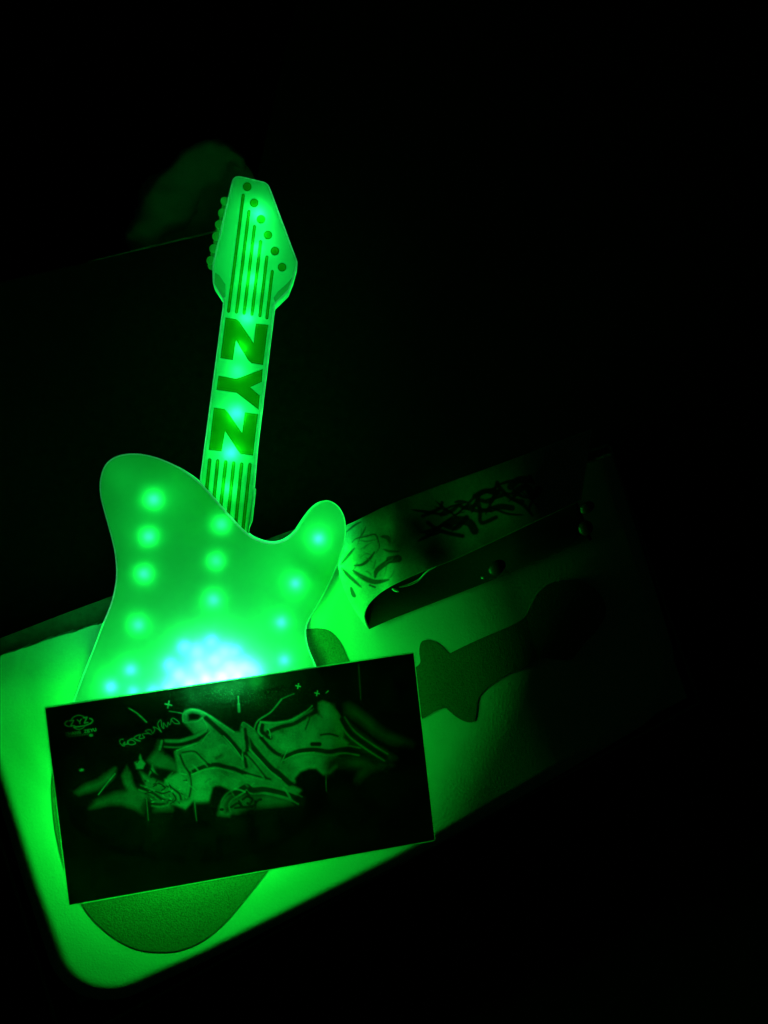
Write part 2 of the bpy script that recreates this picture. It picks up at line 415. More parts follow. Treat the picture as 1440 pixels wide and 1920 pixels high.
for x, y, k in [(286,1294,1.0),(250,1296,.9)]:
    led_or_fill((x, y), zb_led, K_B*k, 0.0014)
for x, y, k in [(225,890,.30),(330,925,.27),(232,985,.20),(345,1020,.12),(340,1110,.08),(480,1060,.10),(605,965,.22),(625,1005,.12),(235,1120,.10)]:  # unseen weak lights added to even out the glow of the horns
    led_or_fill((x, y), ZF-0.014, K_B*k, 0.0014)
# lower bout, behind the card: deep lights, and side lights added to light foam
for x, y, k in [(340,1350,4.5),(420,1340,4.5),(490,1340,4),(260,1360,3),(380,1420,4.5),(470,1410,4),(300,1440,3.5),(560,1360,3.4),(550,1440,3),(200,1440,2.4),(400,1500,3.4),(300,1520,2.6),(480,1500,3)]:
    led_or_fill((x, y), ZF-0.011, K_B*k*0.22, 0.0014)
def hooded_fill(px, s):  # unseen added light, with a hood that shields plate and card
    led_or_fill(px, ZB+0.008, s, 0.0014)
    bm = bmesh.new(); c = P(px[0], px[1], ZF); K = 12
    lo = [bm.verts.new((c.x+0.004*math.cos(2*math.pi*k/K), c.y+0.004*math.sin(2*math.pi*k/K), ZB+0.0108)) for k in range(K)]
    hi = [bm.verts.new((v.co.x, v.co.y, ZB+0.0115)) for v in lo]
    for k in range(K): bm.faces.new((lo[k], lo[(k+1) % K], hi[(k+1) % K], hi[k]))
    bm.faces.new(hi); bm.faces.new(lo[::-1]); obj('led_hood', bm, M_strapback, gt)
for x, y, k in [(150,1330,3.2),(136,1380,2.3),(134,1450,2.1),(150,1515,2.9),(205,1562,17),(275,1584,24),(350,1590,19),(425,1586,8),(495,1564,5.4),(550,1525,4.9),(585,1475,3.8),(604,1415,3.5),(605,1350,4.0),(590,1295,4.0),(562,1200,3.6),(580,1125,2.5),(610,1060,4.2)]:
    hooded_fill((x, y), K_B*k)
for x, y, k in [(485,402,3.2),(479,466,2.2),(471,524,2.0),(463,596,2.6),(452,652,1.8),(446,697,1.7),(443,775,4.6),(433,849,5.0),(426,915,1.8),(496,440,.6)]:
    led_or_fill((x, y), NF-0.0037, K_N*k, 0.0011, NF)
for x, y, k in [(456,385,.8),(440,440,.7),(425,490,.8),(520,460,.7),(532,515,.7),(440,545,.5),(500,560,.5),(430,620,.5),(475,700,.6),(415,720,.6),(465,800,.5),(405,820,.6),(400,890,.5)]:  # unseen deep lights added to lift the neck's base glow
    led_or_fill((x, y), NB+0.002, K_N*k*0.46, 0.0011, NF)

# ------------------------------------------------------------------ flat print, drawn stroke by stroke
class Canvas:
    def __init__(s, x0, y0, x1, y1, k, base):
        s.x0, s.y0, s.k = x0, y0, k
        s.w, s.h = int((x1-x0)*k), int((y1-y0)*k)
        s.a = np.full((s.h, s.w), base, float)
        s.X, s.Y = np.meshgrid(x0+(np.arange(s.w)+.5)/k, y0+(np.arange(s.h)+.5)/k)
    def win(s, pts, m):
        p = np.array(pts); a = ((p.min(0)-m-[s.x0, s.y0])*s.k).astype(int); b = ((p.max(0)+m-[s.x0, s.y0])*s.k).astype(int)+2
        return (slice(max(0, a[1]), max(0, b[1])), slice(max(0, a[0]), max(0, b[0])))
    def put(s, sl, mask, v): s.a[sl] = s.a[sl]*(1-mask)+v*mask
    def fill(s, pts, v, soft=1.0, op=1.0):
        sl = s.win(pts, soft*3+2); X, Y = s.X[sl], s.Y[sl]; ins = np.zeros(X.shape, bool); d = np.full(X.shape, 1e9)
        n = len(pts)
        for i in range(n):
            (x1, y1), (x2, y2) = pts[i-1], pts[i]
            if y1 != y2:
                c = ((y1 > Y) != (y2 > Y)) & (X < (x2-x1)*(Y-y1)/(y2-y1)+x1); ins ^= c
            d = np.minimum(d, s.segd(X, Y, x1, y1, x2, y2))
        sd = np.where(ins, d, -d)
        s.put(sl, np.clip(sd/soft*0.5+0.5, 0, 1)*op, v)
    @staticmethod
    def segd(X, Y, x1, y1, x2, y2):
        dx, dy = x2-x1, y2-y1; L = dx*dx+dy*dy+1e-9
        t = np.clip(((X-x1)*dx+(Y-y1)*dy)/L, 0, 1)
        return np.hypot(X-x1-t*dx, Y-y1-t*dy)
    def line(s, pts, wd, v, soft=1.0, op=1.0, smooth=True, taper=False):
        if smooth and len(pts) > 2: pts = crom(pts, False, 6)
        sl = s.win(pts, wd+soft+2); X, Y = s.X[sl], s.Y[sl]; m_ = np.zeros(X.shape)
        n = len(pts)-1
        for i in range(n):
            ww = wd*(1-0.8*abs(2*(i+.5)/n-1)**2) if taper else wd
            m_ = np.maximum(m_, np.clip((ww/2-s.segd(X, Y, *pts[i], *pts[i+1]))/soft+0.5, 0, 1))
        s.put(sl, m_*op, v)
    def star(s, c, r, v):
        for a in (0.2, 0.2+math.pi/2):
            s.line([(c[0]-r*math.cos(a), c[1]-r*math.sin(a)), c, (c[0]+r*math.cos(a), c[1]+r*math.sin(a))], r*0.5, v, 0.8, 1, False, True)
        s.line([c, (c[0]+.1, c[1])], r*0.7, v, 1)
    def noise(s, amp, cell):
        g = RNG.random((s.h//cell+3, s.w//cell+3)); yy = np.arange(s.h)/cell; xx = np.arange(s.w)/cell
        y0 = yy.astype(int); x0 = xx.astype(int); fy = (yy-y0)[:, None]; fx = (xx-x0)[None]
        q = lambda a, b: g[np.ix_(y0+a, x0+b)]
        v = (q(0,0)*(1-fx)+q(0,1)*fx)*(1-fy)+(q(1,0)*(1-fx)+q(1,1)*fx)*fy
        return (v-0.5)*2*amp
    def sample(s, x, y):
        fx = np.clip((x-s.x0)*s.k-.5, 0, s.w-1.01); fy = np.clip((y-s.y0)*s.k-.5, 0, s.h-1.01)
        i, j = fx.astype(int), fy.astype(int); u, v = fx-i, fy-j
        a = s.a
        return (a[j, i]*(1-u)+a[j, i+1]*u)*(1-v)+(a[j+1, i]*(1-u)+a[j+1, i+1]*u)*v

def k4(*L): return [(90+x*.1875, 1320+y*.1875) for x, y in L]
def k5(*L): return [(300+x*.18056, 1300+y*.18056) for x, y in L]
def k6(*L): return [(480+x*.20833, 1260+y*.20833) for x, y in L]
def k7(*L): return [(360+x/3, 1220+y/3) for x, y in L]
GLYPH = {'Z': [[(0,0),(1,0),(0,1),(1,1)]], 'Y': [[(0,0),(.5,.5),(1,0)],[(.5,.5),(.5,1)]], 'E': [[(1,0),(0,0),(0,1),(1,1)],[(0,.5),(.8,.5)]],
         'U': [[(0,0),(0,.8),(.5,1),(1,.8),(1,0)]], 'H': [[(0,0),(0,1)],[(1,0),(1,1)],[(0,.5),(1,.5)]], 'A': [[(0,1),(.5,0),(1,1)],[(.2,.65),(.8,.65)]],
         'N': [[(0,1),(0,0),(1,1),(1,0)]], 'G': [[(1,.1),(.4,0),(0,.5),(.4,1),(1,.9),(1,.55),(.6,.55)]]}
def text(cv, s, x, y, w, h, gap, ang, wd, v, vend=None):
    ca, sa = math.cos(ang), math.sin(ang); n = len(s)
    for i, ch in enumerate(s):
        if ch == ' ': continue
        vv = v if vend is None else v+(vend-v)*i/(n-1)
        for st in GLYPH[ch]:
            q = [(x+ca*(i*(w+gap)+a*w)-sa*b*h*-1*-1, y+sa*(i*(w+gap)+a*w)+ca*b*h) for a, b in st]
            cv.line(q, wd, vv, 0.8, 1, False)

cv = Canvas(60, 1200, 840, 1720, 1.6, 0.0020)
G, HI, DK = 0.080, 0.10, 0.004
# backlight leak painted as haze at the top edge, and a spray patch
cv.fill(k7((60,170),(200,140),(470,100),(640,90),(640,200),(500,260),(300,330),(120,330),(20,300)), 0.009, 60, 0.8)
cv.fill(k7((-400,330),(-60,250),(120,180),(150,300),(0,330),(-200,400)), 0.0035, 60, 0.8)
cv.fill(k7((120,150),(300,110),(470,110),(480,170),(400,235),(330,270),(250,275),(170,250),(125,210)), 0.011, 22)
# the big letters
cv.fill(k5((100,610),(190,565),(360,518),(400,450),(470,402),(520,408),(600,452),(700,560),(800,700),(820,800),(700,860),(500,1000),(450,1120),(330,1128),(290,1120),(210,1210),(60,1150),(0,1120),(0,900),(130,830)), G, 3)
cv.fill(k5((185,215),(205,185),(260,172),(340,180),(430,222),(540,290),(640,360),(710,408),(770,410),(790,335),(810,310),(850,335),(920,385),(1010,500),(1120,620),(1240,720),(1300,860),(1300,960),(1420,1010),(1300,1130),(1100,1060),(880,990),(700,1020),(560,960),(560,800),(640,640),(520,470),(430,380),(300,430),(185,300)), G, 3)
cv.fill(k5((960,420),(985,300),(1130,312),(1300,285),(1450,200),(1500,260),(1500,900),(1380,870),(1340,940),(1240,860),(1200,740),(1080,580)), G, 3)
cv.fill(k6((330,430),(455,350),(555,415),(515,335),(520,285),(560,268),(620,290),(700,370),(740,430),(765,520),(750,600),(800,640),(770,690),(700,745),(690,860),(620,920),(560,930),(480,880),(380,890),(300,980),(100,900),(60,700)), G, 3)
cv.fill(k6((765,300),(800,285),(880,330),(1000,430),(1150,530),(1300,600),(1420,640),(1400,670),(1200,640),(1040,560),(900,450),(770,370)), 0.02, 8)  # right-hand letters in thinner ink, painting the fall-off of the backlight
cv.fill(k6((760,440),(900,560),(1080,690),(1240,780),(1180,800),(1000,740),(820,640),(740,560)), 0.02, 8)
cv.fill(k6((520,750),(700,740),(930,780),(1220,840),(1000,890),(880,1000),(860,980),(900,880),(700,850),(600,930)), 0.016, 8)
cv.fill(k5((0,488),(150,488),(290,445),(410,380),(430,400),(380,440),(300,490),(160,530),(0,540)), HI*0.85, 2)
# left wings
cv.fill(k4((640,650),(622,720),(560,800),(470,850),(300,905),(265,880),(360,810),(480,760),(580,690)), 0.04, 6)
cv.line(k4((640,700),(560,800),(480,910)), 1.4, 0.12)
cv.fill(k4((752,632),(785,700),(812,800),(855,885),(770,890),(730,800),(708,720)), 0.055, 4)
cv.fill(k4((880,508),(896,560),(930,600),(905,652),(845,652),(828,590),(866,570)), 0.09, 2)
cv.fill(k4((470,965),(640,890),(780,868),(900,870),(1000,930),(1100,960),(1185,1000),(1195,1060),(1020,1075),(1040,1000),(960,950),(930,960),(900,1100),(840,1050),(700,1000),(560,1010),(400,1045)), 0.038, 6)
cv.fill(k4((880,680),(960,730),(1060,780),(1200,830),(1320,900),(1350,960),(1250,1000),(1100,965),(1000,900),(930,830),(870,760)), 0.045, 4)
cv.fill(k4((955,570),(1040,450),(1060,370),(1090,380),(1080,480),(1150,530),(1230,600),(1240,680),(1150,660),(1060,650),(1000,620)), 0.04, 5)
cv.fill(k4((1120,690),(1150,720),(1195,690),(1160,740),(1130,790),(1140,740)), 0.08, 2)
cv.fill(k4((965,720),(1000,610),(1010,650),(1050,710),(1000,680)), 0.06, 2)
for q, v in ((k5((285,860),(420,810),(560,860),(470,960),(450,1110),(330,1120)), 1.45), (k5((1090,470),(1180,400),(1390,360),(1330,560),(1240,640),(1130,590)), 1.35), (k5((130,620),(300,600),(420,740),(270,820),(180,740)), 0.7), (k5((870,620),(960,700),(1110,860),(900,850)), 0.8), (k5((700,640),(760,650),(810,800),(720,770)), 0.55),
             (k5((400,450),(500,410),(580,520),(560,700),(420,690),(380,560)), 1.25), (k6((200,800),(400,750),(640,760),(560,880),(330,930)), 1.2), (k6((560,290),(640,320),(700,420),(600,450),(540,380)), 1.3), (k5((1180,740),(1300,700),(1380,820),(1290,880)), 0.7), (k5((700,880),(1000,880),(1250,980),(1100,1050),(850,980)), 0.75), (k5((600,500),(700,600),(780,740),(660,720)), 0.75)):
    cv.fill(q, G*v, 9, 0.85)
# black gaps
for q in (k5((490,985),(520,965),(570,975),(645,1050),(560,1160),(540,1290),(440,1280),(452,1130)), k6((300,970),(350,905),(430,872),(500,872),(540,920),(560,945),(500,1040),(400,1060),(390,1090)),
          k5((230,225),(275,205),(345,215),(380,242),(345,285),(240,295)), k5((0,560),(200,540),(350,500),(300,535),(120,590),(0,640)),
          k4((1040,640),(1120,660),(1190,680),(1140,750),(1070,730),(1030,690)), k5((1350,890),(1400,840),(1470,830),(1470,960),(1400,960)), k4((830,700),(880,700),(930,800),(900,850),(850,810))):
    cv.fill(q, 0.002, 3)
for q, wd in ((k5((420,265),(520,355),(640,465),(750,590),(800,640)), 8.5), (k5((0,530),(150,535),(300,495),(430,430)), 5), (k5((270,830),(400,770),(520,748),(620,770),(720,795),(820,840)), 7),
              (k5((845,470),(900,560),(1000,680),(1100,785),(1170,835),(1290,945)), 9), (k5((832,600),(825,690),(838,770)), 5), (k5((825,380),(835,480),(850,600)), 5),
              (k5((1005,340),(1000,400),(1050,450),(1090,470)), 7), (k5((1060,410),(1200,355),(1330,325),(1440,265),(1560,200)), 7), (k5((990,470),(1090,580),(1170,640),(1240,655)), 6),
              (k6((200,780),(330,722),(480,705),(620,722),(760,700),(900,720)), 8), (k6((540,572),(620,562),(700,582)), 3), (k6((735,430),(830,560),(1000,680),(1150,770)), 8),
              (k5((630,1240),(618,1160),(660,1085),(760,1020),(840,975),(900,1010),(1020,1005),(1150,1030),(1300,1070),(1400,1120)), 9), (k5((820,830),(960,870),(1090,900)), 2.5),
              (k5((155,650),(200,760),(250,840),(270,960),(250,1080)), 2.5), (k5((180,620),(300,610),(380,680),(450,750)), 2), (k4((880,840),(1000,890),(1100,960),(1190,970)), 2.5), (k4((1180,840),(1260,900),(1280,960)), 2.5), (k4((1000,1000),(1080,1010),(1150,990)), 2.5),
              (k5((840,640),(930,740),(1040,880)), 1.8), (k6((400,520),(440,420)), 1.5)):
    cv.line(q, wd+9, DK*2, 7, 0.35)
    qq = np.array(crom(q, False, 5)); tn = np.gradient(qq, axis=0); tn /= np.linalg.norm(tn, axis=1)[:, None]+1e-9
    for sd, op_ in ((1, .55), (-1, .4)):
        cv.line([tuple(p) for p in qq+sd*np.stack([-tn[:, 1], tn[:, 0]], 1)*(wd/2+3.2)], 2.6, HI, 3, op_, False)
    cv.line(q, wd, DK, 2.5, 0.93)
cv.line([k6((462,655))[0], k6((530,655))[0]], 8, DK, 3)
cv.line([k5((530,680))[0], k5((580,650))[0]], 7, DK, 6, 0.6)
cr = random.Random(11)
for k in range(46):
    x, y = k4((cr.uniform(900, 1350), cr.uniform(760, 1010)))[0]; rr = cr.uniform(1.0, 3.2)
    cv.line([(x, y), (x+cr.uniform(-4, 4), y+cr.uniform(-3, 3))], rr, cr.choice([HI*1.3, HI, DK, DK, G*0.5]), 1.2, 0.75)
for k in range(30):
    x, y = k5((cr.uniform(150, 1350), cr.uniform(500, 1000)))[0]; L_ = cr.uniform(4, 22); a_ = cr.choice([-0.5, 0.75, 1.1, 0.1])+cr.uniform(-.2, .2)
    sl_ = cv.sample(np.array([x]), np.array([y]))[0]
    if sl_ > G*0.5: cv.line([(x, y), (x+L_*math.cos(a_)*.5, y+L_*math.sin(a_)*.5-1), (x+L_*math.cos(a_), y+L_*math.sin(a_))], cr.uniform(1, 5), cr.choice([G*1.5, G*0.55, G*0.6, G*1.3]), 3, 0.6)
for q in (k4((960,640),(1000,690),(985,740)), k4((1010,830),(1060,800),(1120,840),(1090,870)), k4((1030,880),(1100,900),(1170,880)), k4((930,900),(1000,880)), k4((1200,900),(1230,960),(1180,1000)), k4((870,560),(850,590))):
    cv.line(q, 2.6, DK, 1.5, 0.85)
# lower small tag
cv.fill(k5((545,1275),(560,1180),(600,1110),(640,1070),(690,1060),(640,1110),(615,1170),(625,1250),(690,1230),(660,1290)), 0.035, 4)
cv.fill(k5((640,1170),(690,1110),(780,1075),(900,1065),(1100,1070),(1300,1120),(1320,1160),(1000,1190),(850,1200),(740,1255),(680,1240)), 0.03, 6)
for q in (k5((680,1190),(750,1150),(790,1180),(760,1130)), k5((800,1110),(850,1080),(900,1110),(880,1150)), k5((850,1150),(900,1180),(960,1120),(990,1110)), k5((930,1130),(930,1200)), k5((720,1200),(820,1190),(900,1190)), k5((840,1030),(870,1080))): cv.line(q, 4, 0.003, 2)
cv.line([k5((575,1215))[0], k5((590,1215))[0]], 5, 0.003)
# bright outlines and drips
for q, wd in ((k5((45,192),(170,214)), 1.6), (k5((188,300),(186,220),(260,177),(345,186),(430,226),(560,312),(710,412)), 3), (k5((200,312),(260,305),(330,298),(380,262)), 2), (k5((380,262),(430,350),(420,390)), 1.5),
              (k5((920,372),(960,290),(1080,212),(1140,150),(1205,70)), 2.6), (k5((1210,65),(1290,30),(1340,12)), 1.2), (k6((350,395),(420,350),(462,310)), 2.4), (k5((790,340),(812,312),(920,386)), 2), (k5((985,305),(1130,314),(1300,287),(1450,205)), 3),
              (k5((985,305),(962,400),(1000,450)), 3), (k5((1060,380),(1078,400),(1092,470)), 2), (k5((470,404),(420,450),(372,530)), 2), (k5((600,450),(700,560),(800,700)), 2.2), (k5((275,850),(420,795),(560,790),(700,830)), 2.2),
              (k5((1200,730),(1240,650),(1280,560)), 1.8), (k6((200,800),(330,745),(480,730)), 2.2), (k5((870,590),(960,680),(1100,830),(1200,900)), 1.8), (k5((120,600),(230,560),(365,515)), 2.4), (k5((160,840),(220,850)), 2),
              (k5((795,640),(800,690)), 2), (k4((770,50),(850,100),(940,187)), 2.6), (k4((1090,375),(1070,460)), 4)):
    cv.line(q, wd, HI*1.15, 1.6, 0.85)
for a, b, wd, v in ((k5((752,40))[0], k5((760,190))[0], 2.2, 0.10), (k5((300,1130))[0], k5((325,1330))[0], 1.6, 0.05), (k6((588,935))[0], k6((590,1080))[0], 1.6, 0.05), (k4((945,960))[0], k4((962,1165))[0], 1.6, 0.07), (k4((1415,980))[0], k4((1430,1170))[0], 1.4, 0.05), (k7((920,80))[0], k7((932,280))[0], 1.2, 0.03)):
    cv.line([a, b], wd, v, 1.4, 0.9)
cv.line(k5((757,120),(761,195)), 5, 0.09, 1.5)
cv.star(k5((35,125))[0], 6, 0.2); cv.star(k6((333,133))[0], 4.5, 0.3); cv.star(k6((508,197))[0], 4.5, 0.3); cv.line(k4((312,662),(328,660)), 4, 0.12, 3); cv.line(k6((590,195),(612,175)), 1.2, 0.3)
# small pill with three marks
cv.line(k7((385,240),(480,214)), 10, 0.002, 2, 1, False)
for q in ((394,239),(418,236),(440,233)): cv.line(k7(q, (q[0]+2, q[1])), 3.4, 0.02, 1.5)
# handwriting
s_ = k4((715,355),(685,365),(690,400),(725,425),(730,385),(715,410),(765,400),(760,375),(800,365),(835,395),(800,412),(755,395),(800,350),(850,370),(880,375),(820,345),(880,310),(870,350),(920,340),(900,310),(960,300),(985,310),(930,275),(980,265),(1000,300),(1020,265),(1010,235),(1060,260),(1085,285),(1050,210),(1080,165),(1090,230),(1110,250),(1105,195),(1140,235),(1150,190),(1170,215),(1190,150),(1230,165),(1262,200),(1215,200),(1180,160))
cv.line(s_, 1.6, 0.11, 1.2, 0.85)
# round emblem with ring and letters, two lines of small print
c0 = k4((290,185))[0]; ang = -0.15
el = lambda rx, ry, t0, t1, a: [(c0[0]+rx*math.cos(t)*math.cos(a)-ry*math.sin(t)*math.sin(a), c0[1]+rx*math.cos(t)*math.sin(a)+ry*math.sin(t)*math.cos(a)) for t in np.linspace(t0, t1, 14)]
cv.line(el(14, 13, math.pi*1.12, math.pi*1.9, ang), 1.6, 0.10); cv.line(el(13, 13, 0.25*math.pi, 0.8*math.pi, ang), 1.6, 0.10)
cv.line(el(25, 8, 0.1*math.pi, 0.62*math.pi, -0.12), 2.4, 0.13); cv.line(el(25, 8, 0.75*math.pi, 1.22*math.pi, -0.12), 2.0, 0.06); cv.line(el(25, 8, 1.8*math.pi, 2.1*math.pi, -0.12), 2.4, 0.13)
text(cv, 'Z', *k4((205,170))[0], 7, 10, 0, ang, 2.0, 0.09); text(cv, 'Y', *k4((275,160))[0], 7.5, 8, 0, ang, 2.0, 0.09); text(cv, 'Z', *k4((335,140))[0], 6.5, 10, 0, ang, 2.2, 0.15)
text(cv, 'ZHANG ZEYU', *k4((165,290))[0], 4.0, 4.8, 1.6, ang, 1.2, 0.025, 0.22)
for k in range(9): cv.line([(124+k*4.4, 1383-k*0.65), (127+k*4.4, 1379.5-k*0.65)], 1.6, 0.015+0.006*k)
cv.line([(165.5,1379),(167.5,1379)], 5, 0.13, 2)
# faint lower spray
cv.fill(k5((-500,1480),(-100,1380),(100,1500),(-200,1700)), 0.004, 60, 0.7); cv.fill(k5((500,1560),(1200,1420),(1500,1500),(900,1640)), 0.003, 60, 0.6)
cv.a *= np.clip(1+cv.noise(0.45, 46)+cv.noise(0.22, 16)+cv.noise(0.10, 4)+cv.noise(0.10, 2), 0.09, 2)
# speckled spray edge
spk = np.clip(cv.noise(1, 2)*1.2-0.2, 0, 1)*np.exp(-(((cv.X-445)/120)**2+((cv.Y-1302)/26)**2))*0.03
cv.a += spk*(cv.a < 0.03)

def print_mat(name, translucent, k=(0.8, 1.0, 0.8), gloss=0.03, dif=0.06):
    mm, nt, out = mat(name)
    at = N_(nt, 'ShaderNodeAttribute', _attribute_name='ink')
    tint = N_(nt, 'ShaderNodeVectorMath', _operation='MULTIPLY'); tint.inputs[1].default_value = k
    nt.links.new(at.outputs['Color'], tint.inputs[0])
    d = N_(nt, 'ShaderNodeBsdfDiffuse'); d2 = N_(nt, 'ShaderNodeVectorMath', _operation='SCALE'); d2.inputs['Scale'].default_value = dif
    nt.links.new(tint.outputs[0], d2.inputs[0])
    if translucent:
        t = N_(nt, 'ShaderNodeBsdfTranslucent'); nt.links.new(tint.outputs[0], t.inputs[0])
        nt.links.new(d2.outputs[0], d.inputs[0])
        ad = N_(nt, 'ShaderNodeAddShader'); nt.links.new(t.outputs[0], ad.inputs[0]); nt.links.new(d.outputs[0], ad.inputs[1]); last = ad
    else:
        nt.links.new(tint.outputs[0], d.inputs[0]); last = d
    g = N_(nt, 'ShaderNodeBsdfGlossy'); g.inputs['Roughness'].default_value = 0.35
    mx = N_(nt, 'ShaderNodeMixShader'); mx.inputs[0].default_value = gloss
    nt.links.new(last.outputs[0], mx.inputs[1]); nt.links.new(g.outputs[0], mx.inputs[2]); nt.links.new(mx.outputs[0], out.inputs[0])
    return mm
M_cardrim = diffuser('acrylic_cut_edge', (0.85, 0.88, 0.85), 0.4, 0.03, (0.7, 0.7, 0.7))
M_card = print_mat('card_print', True, (0.55, 1.0, 0.75), 0.004)
M_cardback = gel('clear_card_back', (0.97, 0.98, 0.97), (0.1, 0.1, 0.1), 0.03)

def grid_mesh(name, pts, nx, ny, ink, material, parent, smooth=True):
    """pts: (nx+1)*(ny+1) points, row-major in j"""
    me = bpy.data.meshes.new(name)
    i, j = np.meshgrid(np.arange(nx), np.arange(ny)); a = (j*(nx+1)+i).ravel()
    f = np.stack([a, a+nx+1, a+nx+2, a+1], 1)
    me.from_pydata(pts.tolist(), [], f.tolist()); me.materials.append(material)
    if ink is not None:
        at = me.color_attributes.new('ink', 'FLOAT_COLOR', 'POINT')
        at.data.foreach_set('color', np.stack([ink, ink, ink, np.ones_like(ink)], 1).astype(np.float32).ravel())
    if smooth: me.polygons.foreach_set('use_smooth', [True]*len(me.polygons))
    me.update()
    o = bpy.data.objects.new(name, me); COL.objects.link(o)
    if parent is not None: o.parent = parent; o.matrix_parent_inverse = Matrix.Translation(-parent.location)
    return o
Z_C = ZF+0.0022
cpx = [(85,1328),(775,1225),(815,1575),(130,1697)]
cw = [P(x, y, Z_C) for x, y in cpx]
cd = empty('printed_card', (cw[0]+cw[2])/2 - Vector((0, 0, 0.0016)), 'black translucent rectangular card printed with graffiti, laid across the glowing guitar', 'card')
nx, ny = 620, 330
U, Vv = np.meshgrid(np.linspace(0, 1, nx+1), np.linspace(0, 1, ny+1))
cwn = np.array([list(p) for p in cw])
pts = ((1-U)*(1-Vv))[..., None]*cwn[0]+(U*(1-Vv))[..., None]*cwn[1]+(U*Vv)[..., None]*cwn[2]+((1-U)*Vv)[..., None]*cwn[3]
cpn = np.array(cpx, float)
pp = ((1-U)*(1-Vv))[..., None]*cpn[0]+(U*(1-Vv))[..., None]*cpn[1]+(U*Vv)[..., None]*cpn[2]+((1-U)*Vv)[..., None]*cpn[3]
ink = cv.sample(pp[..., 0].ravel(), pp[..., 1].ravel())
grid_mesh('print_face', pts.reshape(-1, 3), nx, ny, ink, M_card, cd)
bm = bmesh.new()
lo = [bm.verts.new((p.x, p.y, Z_C-0.0012)) for p in cw]; bm.faces.new(lo)
obj('card_back', bm, M_cardback, cd)
cc = (cw[0]+cw[2])/2
for k in range(4):
    a, b = cw[k], cw[(k+1) % 4]; bm = bmesh.new()
    q = [bm.verts.new(p) for p in (a, b, b-Vector((0, 0, .0012)), a-Vector((0, 0, .0012)))]; 
    n_ = (a+b)/2-cc; n_.normalize(); th = 0.00045
    r = [bm.verts.new(v.co+n_*th) for v in q]
    bm.faces.new(q); bm.faces.new(r[::-1])
    for i in range(4): bm.faces.new((q[i], q[(i+1) % 4], r[(i+1) % 4], r[i]))
    bmesh.ops.recalc_face_normals(bm, faces=bm.faces)
    obj('card_edge', bm, M_cardrim, cd)

# ------------------------------------------------------------------ strap
def s1(*L): return [(620+x*280/1415, 820+y*280/1415) for x, y in L]
def s2(*L): return [(760+x/4, 830+y/4) for x, y in L]
sv = Canvas(600, 800, 1160, 1200, 1.6, 0.62)
BK = 0.05
for q, wd in ((s1((95,1205),(150,1140),(225,1050)), 6), (s1((220,1215),(300,1205),(370,1150),(420,1080)), 6), (s1((105,1240),(180,1320),(290,1420)), 7), (s1((210,1260),(310,1330),(420,1370),(550,1350)), 10), (s1((420,1330),(440,1260),(540,1180),(640,1120)), 10),
              (s1((190,1420),(215,1490),(230,1505)), 8), (s1((270,960),(310,900),(330,850)), 3), (s1((200,1000),(240,960),(330,940),(420,920),(450,980),(460,1040),(430,1100)), 3), (s1((500,1060),(560,1080),(650,1080)), 5), (s1((480,940),(540,950),(560,1000)), 8),
              (s1((145,900),(230,830),(290,800)), 4), (s1((560,1160),(640,1150)), 14), (s1((370,1400),(420,1420)), 4)):
    sv.line(q, wd, BK, 2, 0.9, True, True)
for q, wd in ((s2((130,550),(200,520),(260,490),(275,450)), 7), (s2((270,540),(350,510),(400,470),(450,490),(520,470)), 8), (s2((170,600),(240,650),(330,680),(430,700)), 8), (s2((330,600),(400,580),(480,600),(520,660)), 16), (s2((300,620),(380,640),(460,560)), 10),
              (s2((520,400),(600,360),(690,370)), 9), (s2((540,420),(560,500),(570,600),(680,560)), 8), (s2((560,430),(640,440),(700,360)), 8), (s2((640,500),(720,480),(800,490)), 12), (s2((690,300),(720,350),(800,420),(880,440)), 8), (s2((790,330),(850,280),(930,280)), 14), (s2((820,380),(900,330),(960,400),(1000,350)), 14), (s2((930,250),(960,300)), 6), (s2((60,600),(130,680)), 0.1)):
    sv.line(q, wd, BK*0.6, 3, 0.92)
rs_ = random.Random(3)
for k in range(26):
    u = rs_.random(); cx_ = 800+u*210; cy_ = 985-u*70+rs_.uniform(-26, 30)
    a_ = rs_.uniform(-1.4, 0.9); L_ = rs_.uniform(12, 34)
    sv.line([(cx_-L_*math.cos(a_), cy_-L_*math.sin(a_)), (cx_+rs_.uniform(-6, 6), cy_+rs_.uniform(-8, 8)), (cx_+L_*math.cos(a_), cy_+L_*math.sin(a_))], rs_.uniform(3, 8), BK*0.7, 2, 0.9, True, True)
for k in range(16):
    cx_, cy_ = rs_.uniform(665, 735), rs_.uniform(995, 1085); a_ = rs_.uniform(-1.5, 1.2); L_ = rs_.uniform(5, 16)
    sv.line([(cx_-L_*math.cos(a_), cy_-L_*math.sin(a_)), (cx_+rs_.uniform(-4, 4), cy_+rs_.uniform(-4, 4)), (cx_+L_*math.cos(a_), cy_+L_*math.sin(a_))], rs_.uniform(1.2, 3.5), 0.2, 2, 0.7, True, True)
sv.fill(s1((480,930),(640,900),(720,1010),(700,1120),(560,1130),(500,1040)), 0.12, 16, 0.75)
sv.fill(s2((30,590),(90,560),(150,640),(140,700),(70,690)), BK, 14, 0.9); sv.fill(s2((110,790),(220,750),(330,790),(320,860),(200,890),(120,860)), BK, 18, 0.9)
sv.a *= np.clip(1+sv.noise(0.12, 20)+sv.noise(0.12, 5)+sv.noise(0.14, 2), 0.2, 1.5)
M_strap = print_mat('strap_print', False, (0.9, 1.0, 0.9), 0.01)
sp = empty('guitar_strap', P(690, 1120, 0.002), 'pale wide guitar strap with black graffiti scrawl, folded beside the guitar body', 'guitar strap')
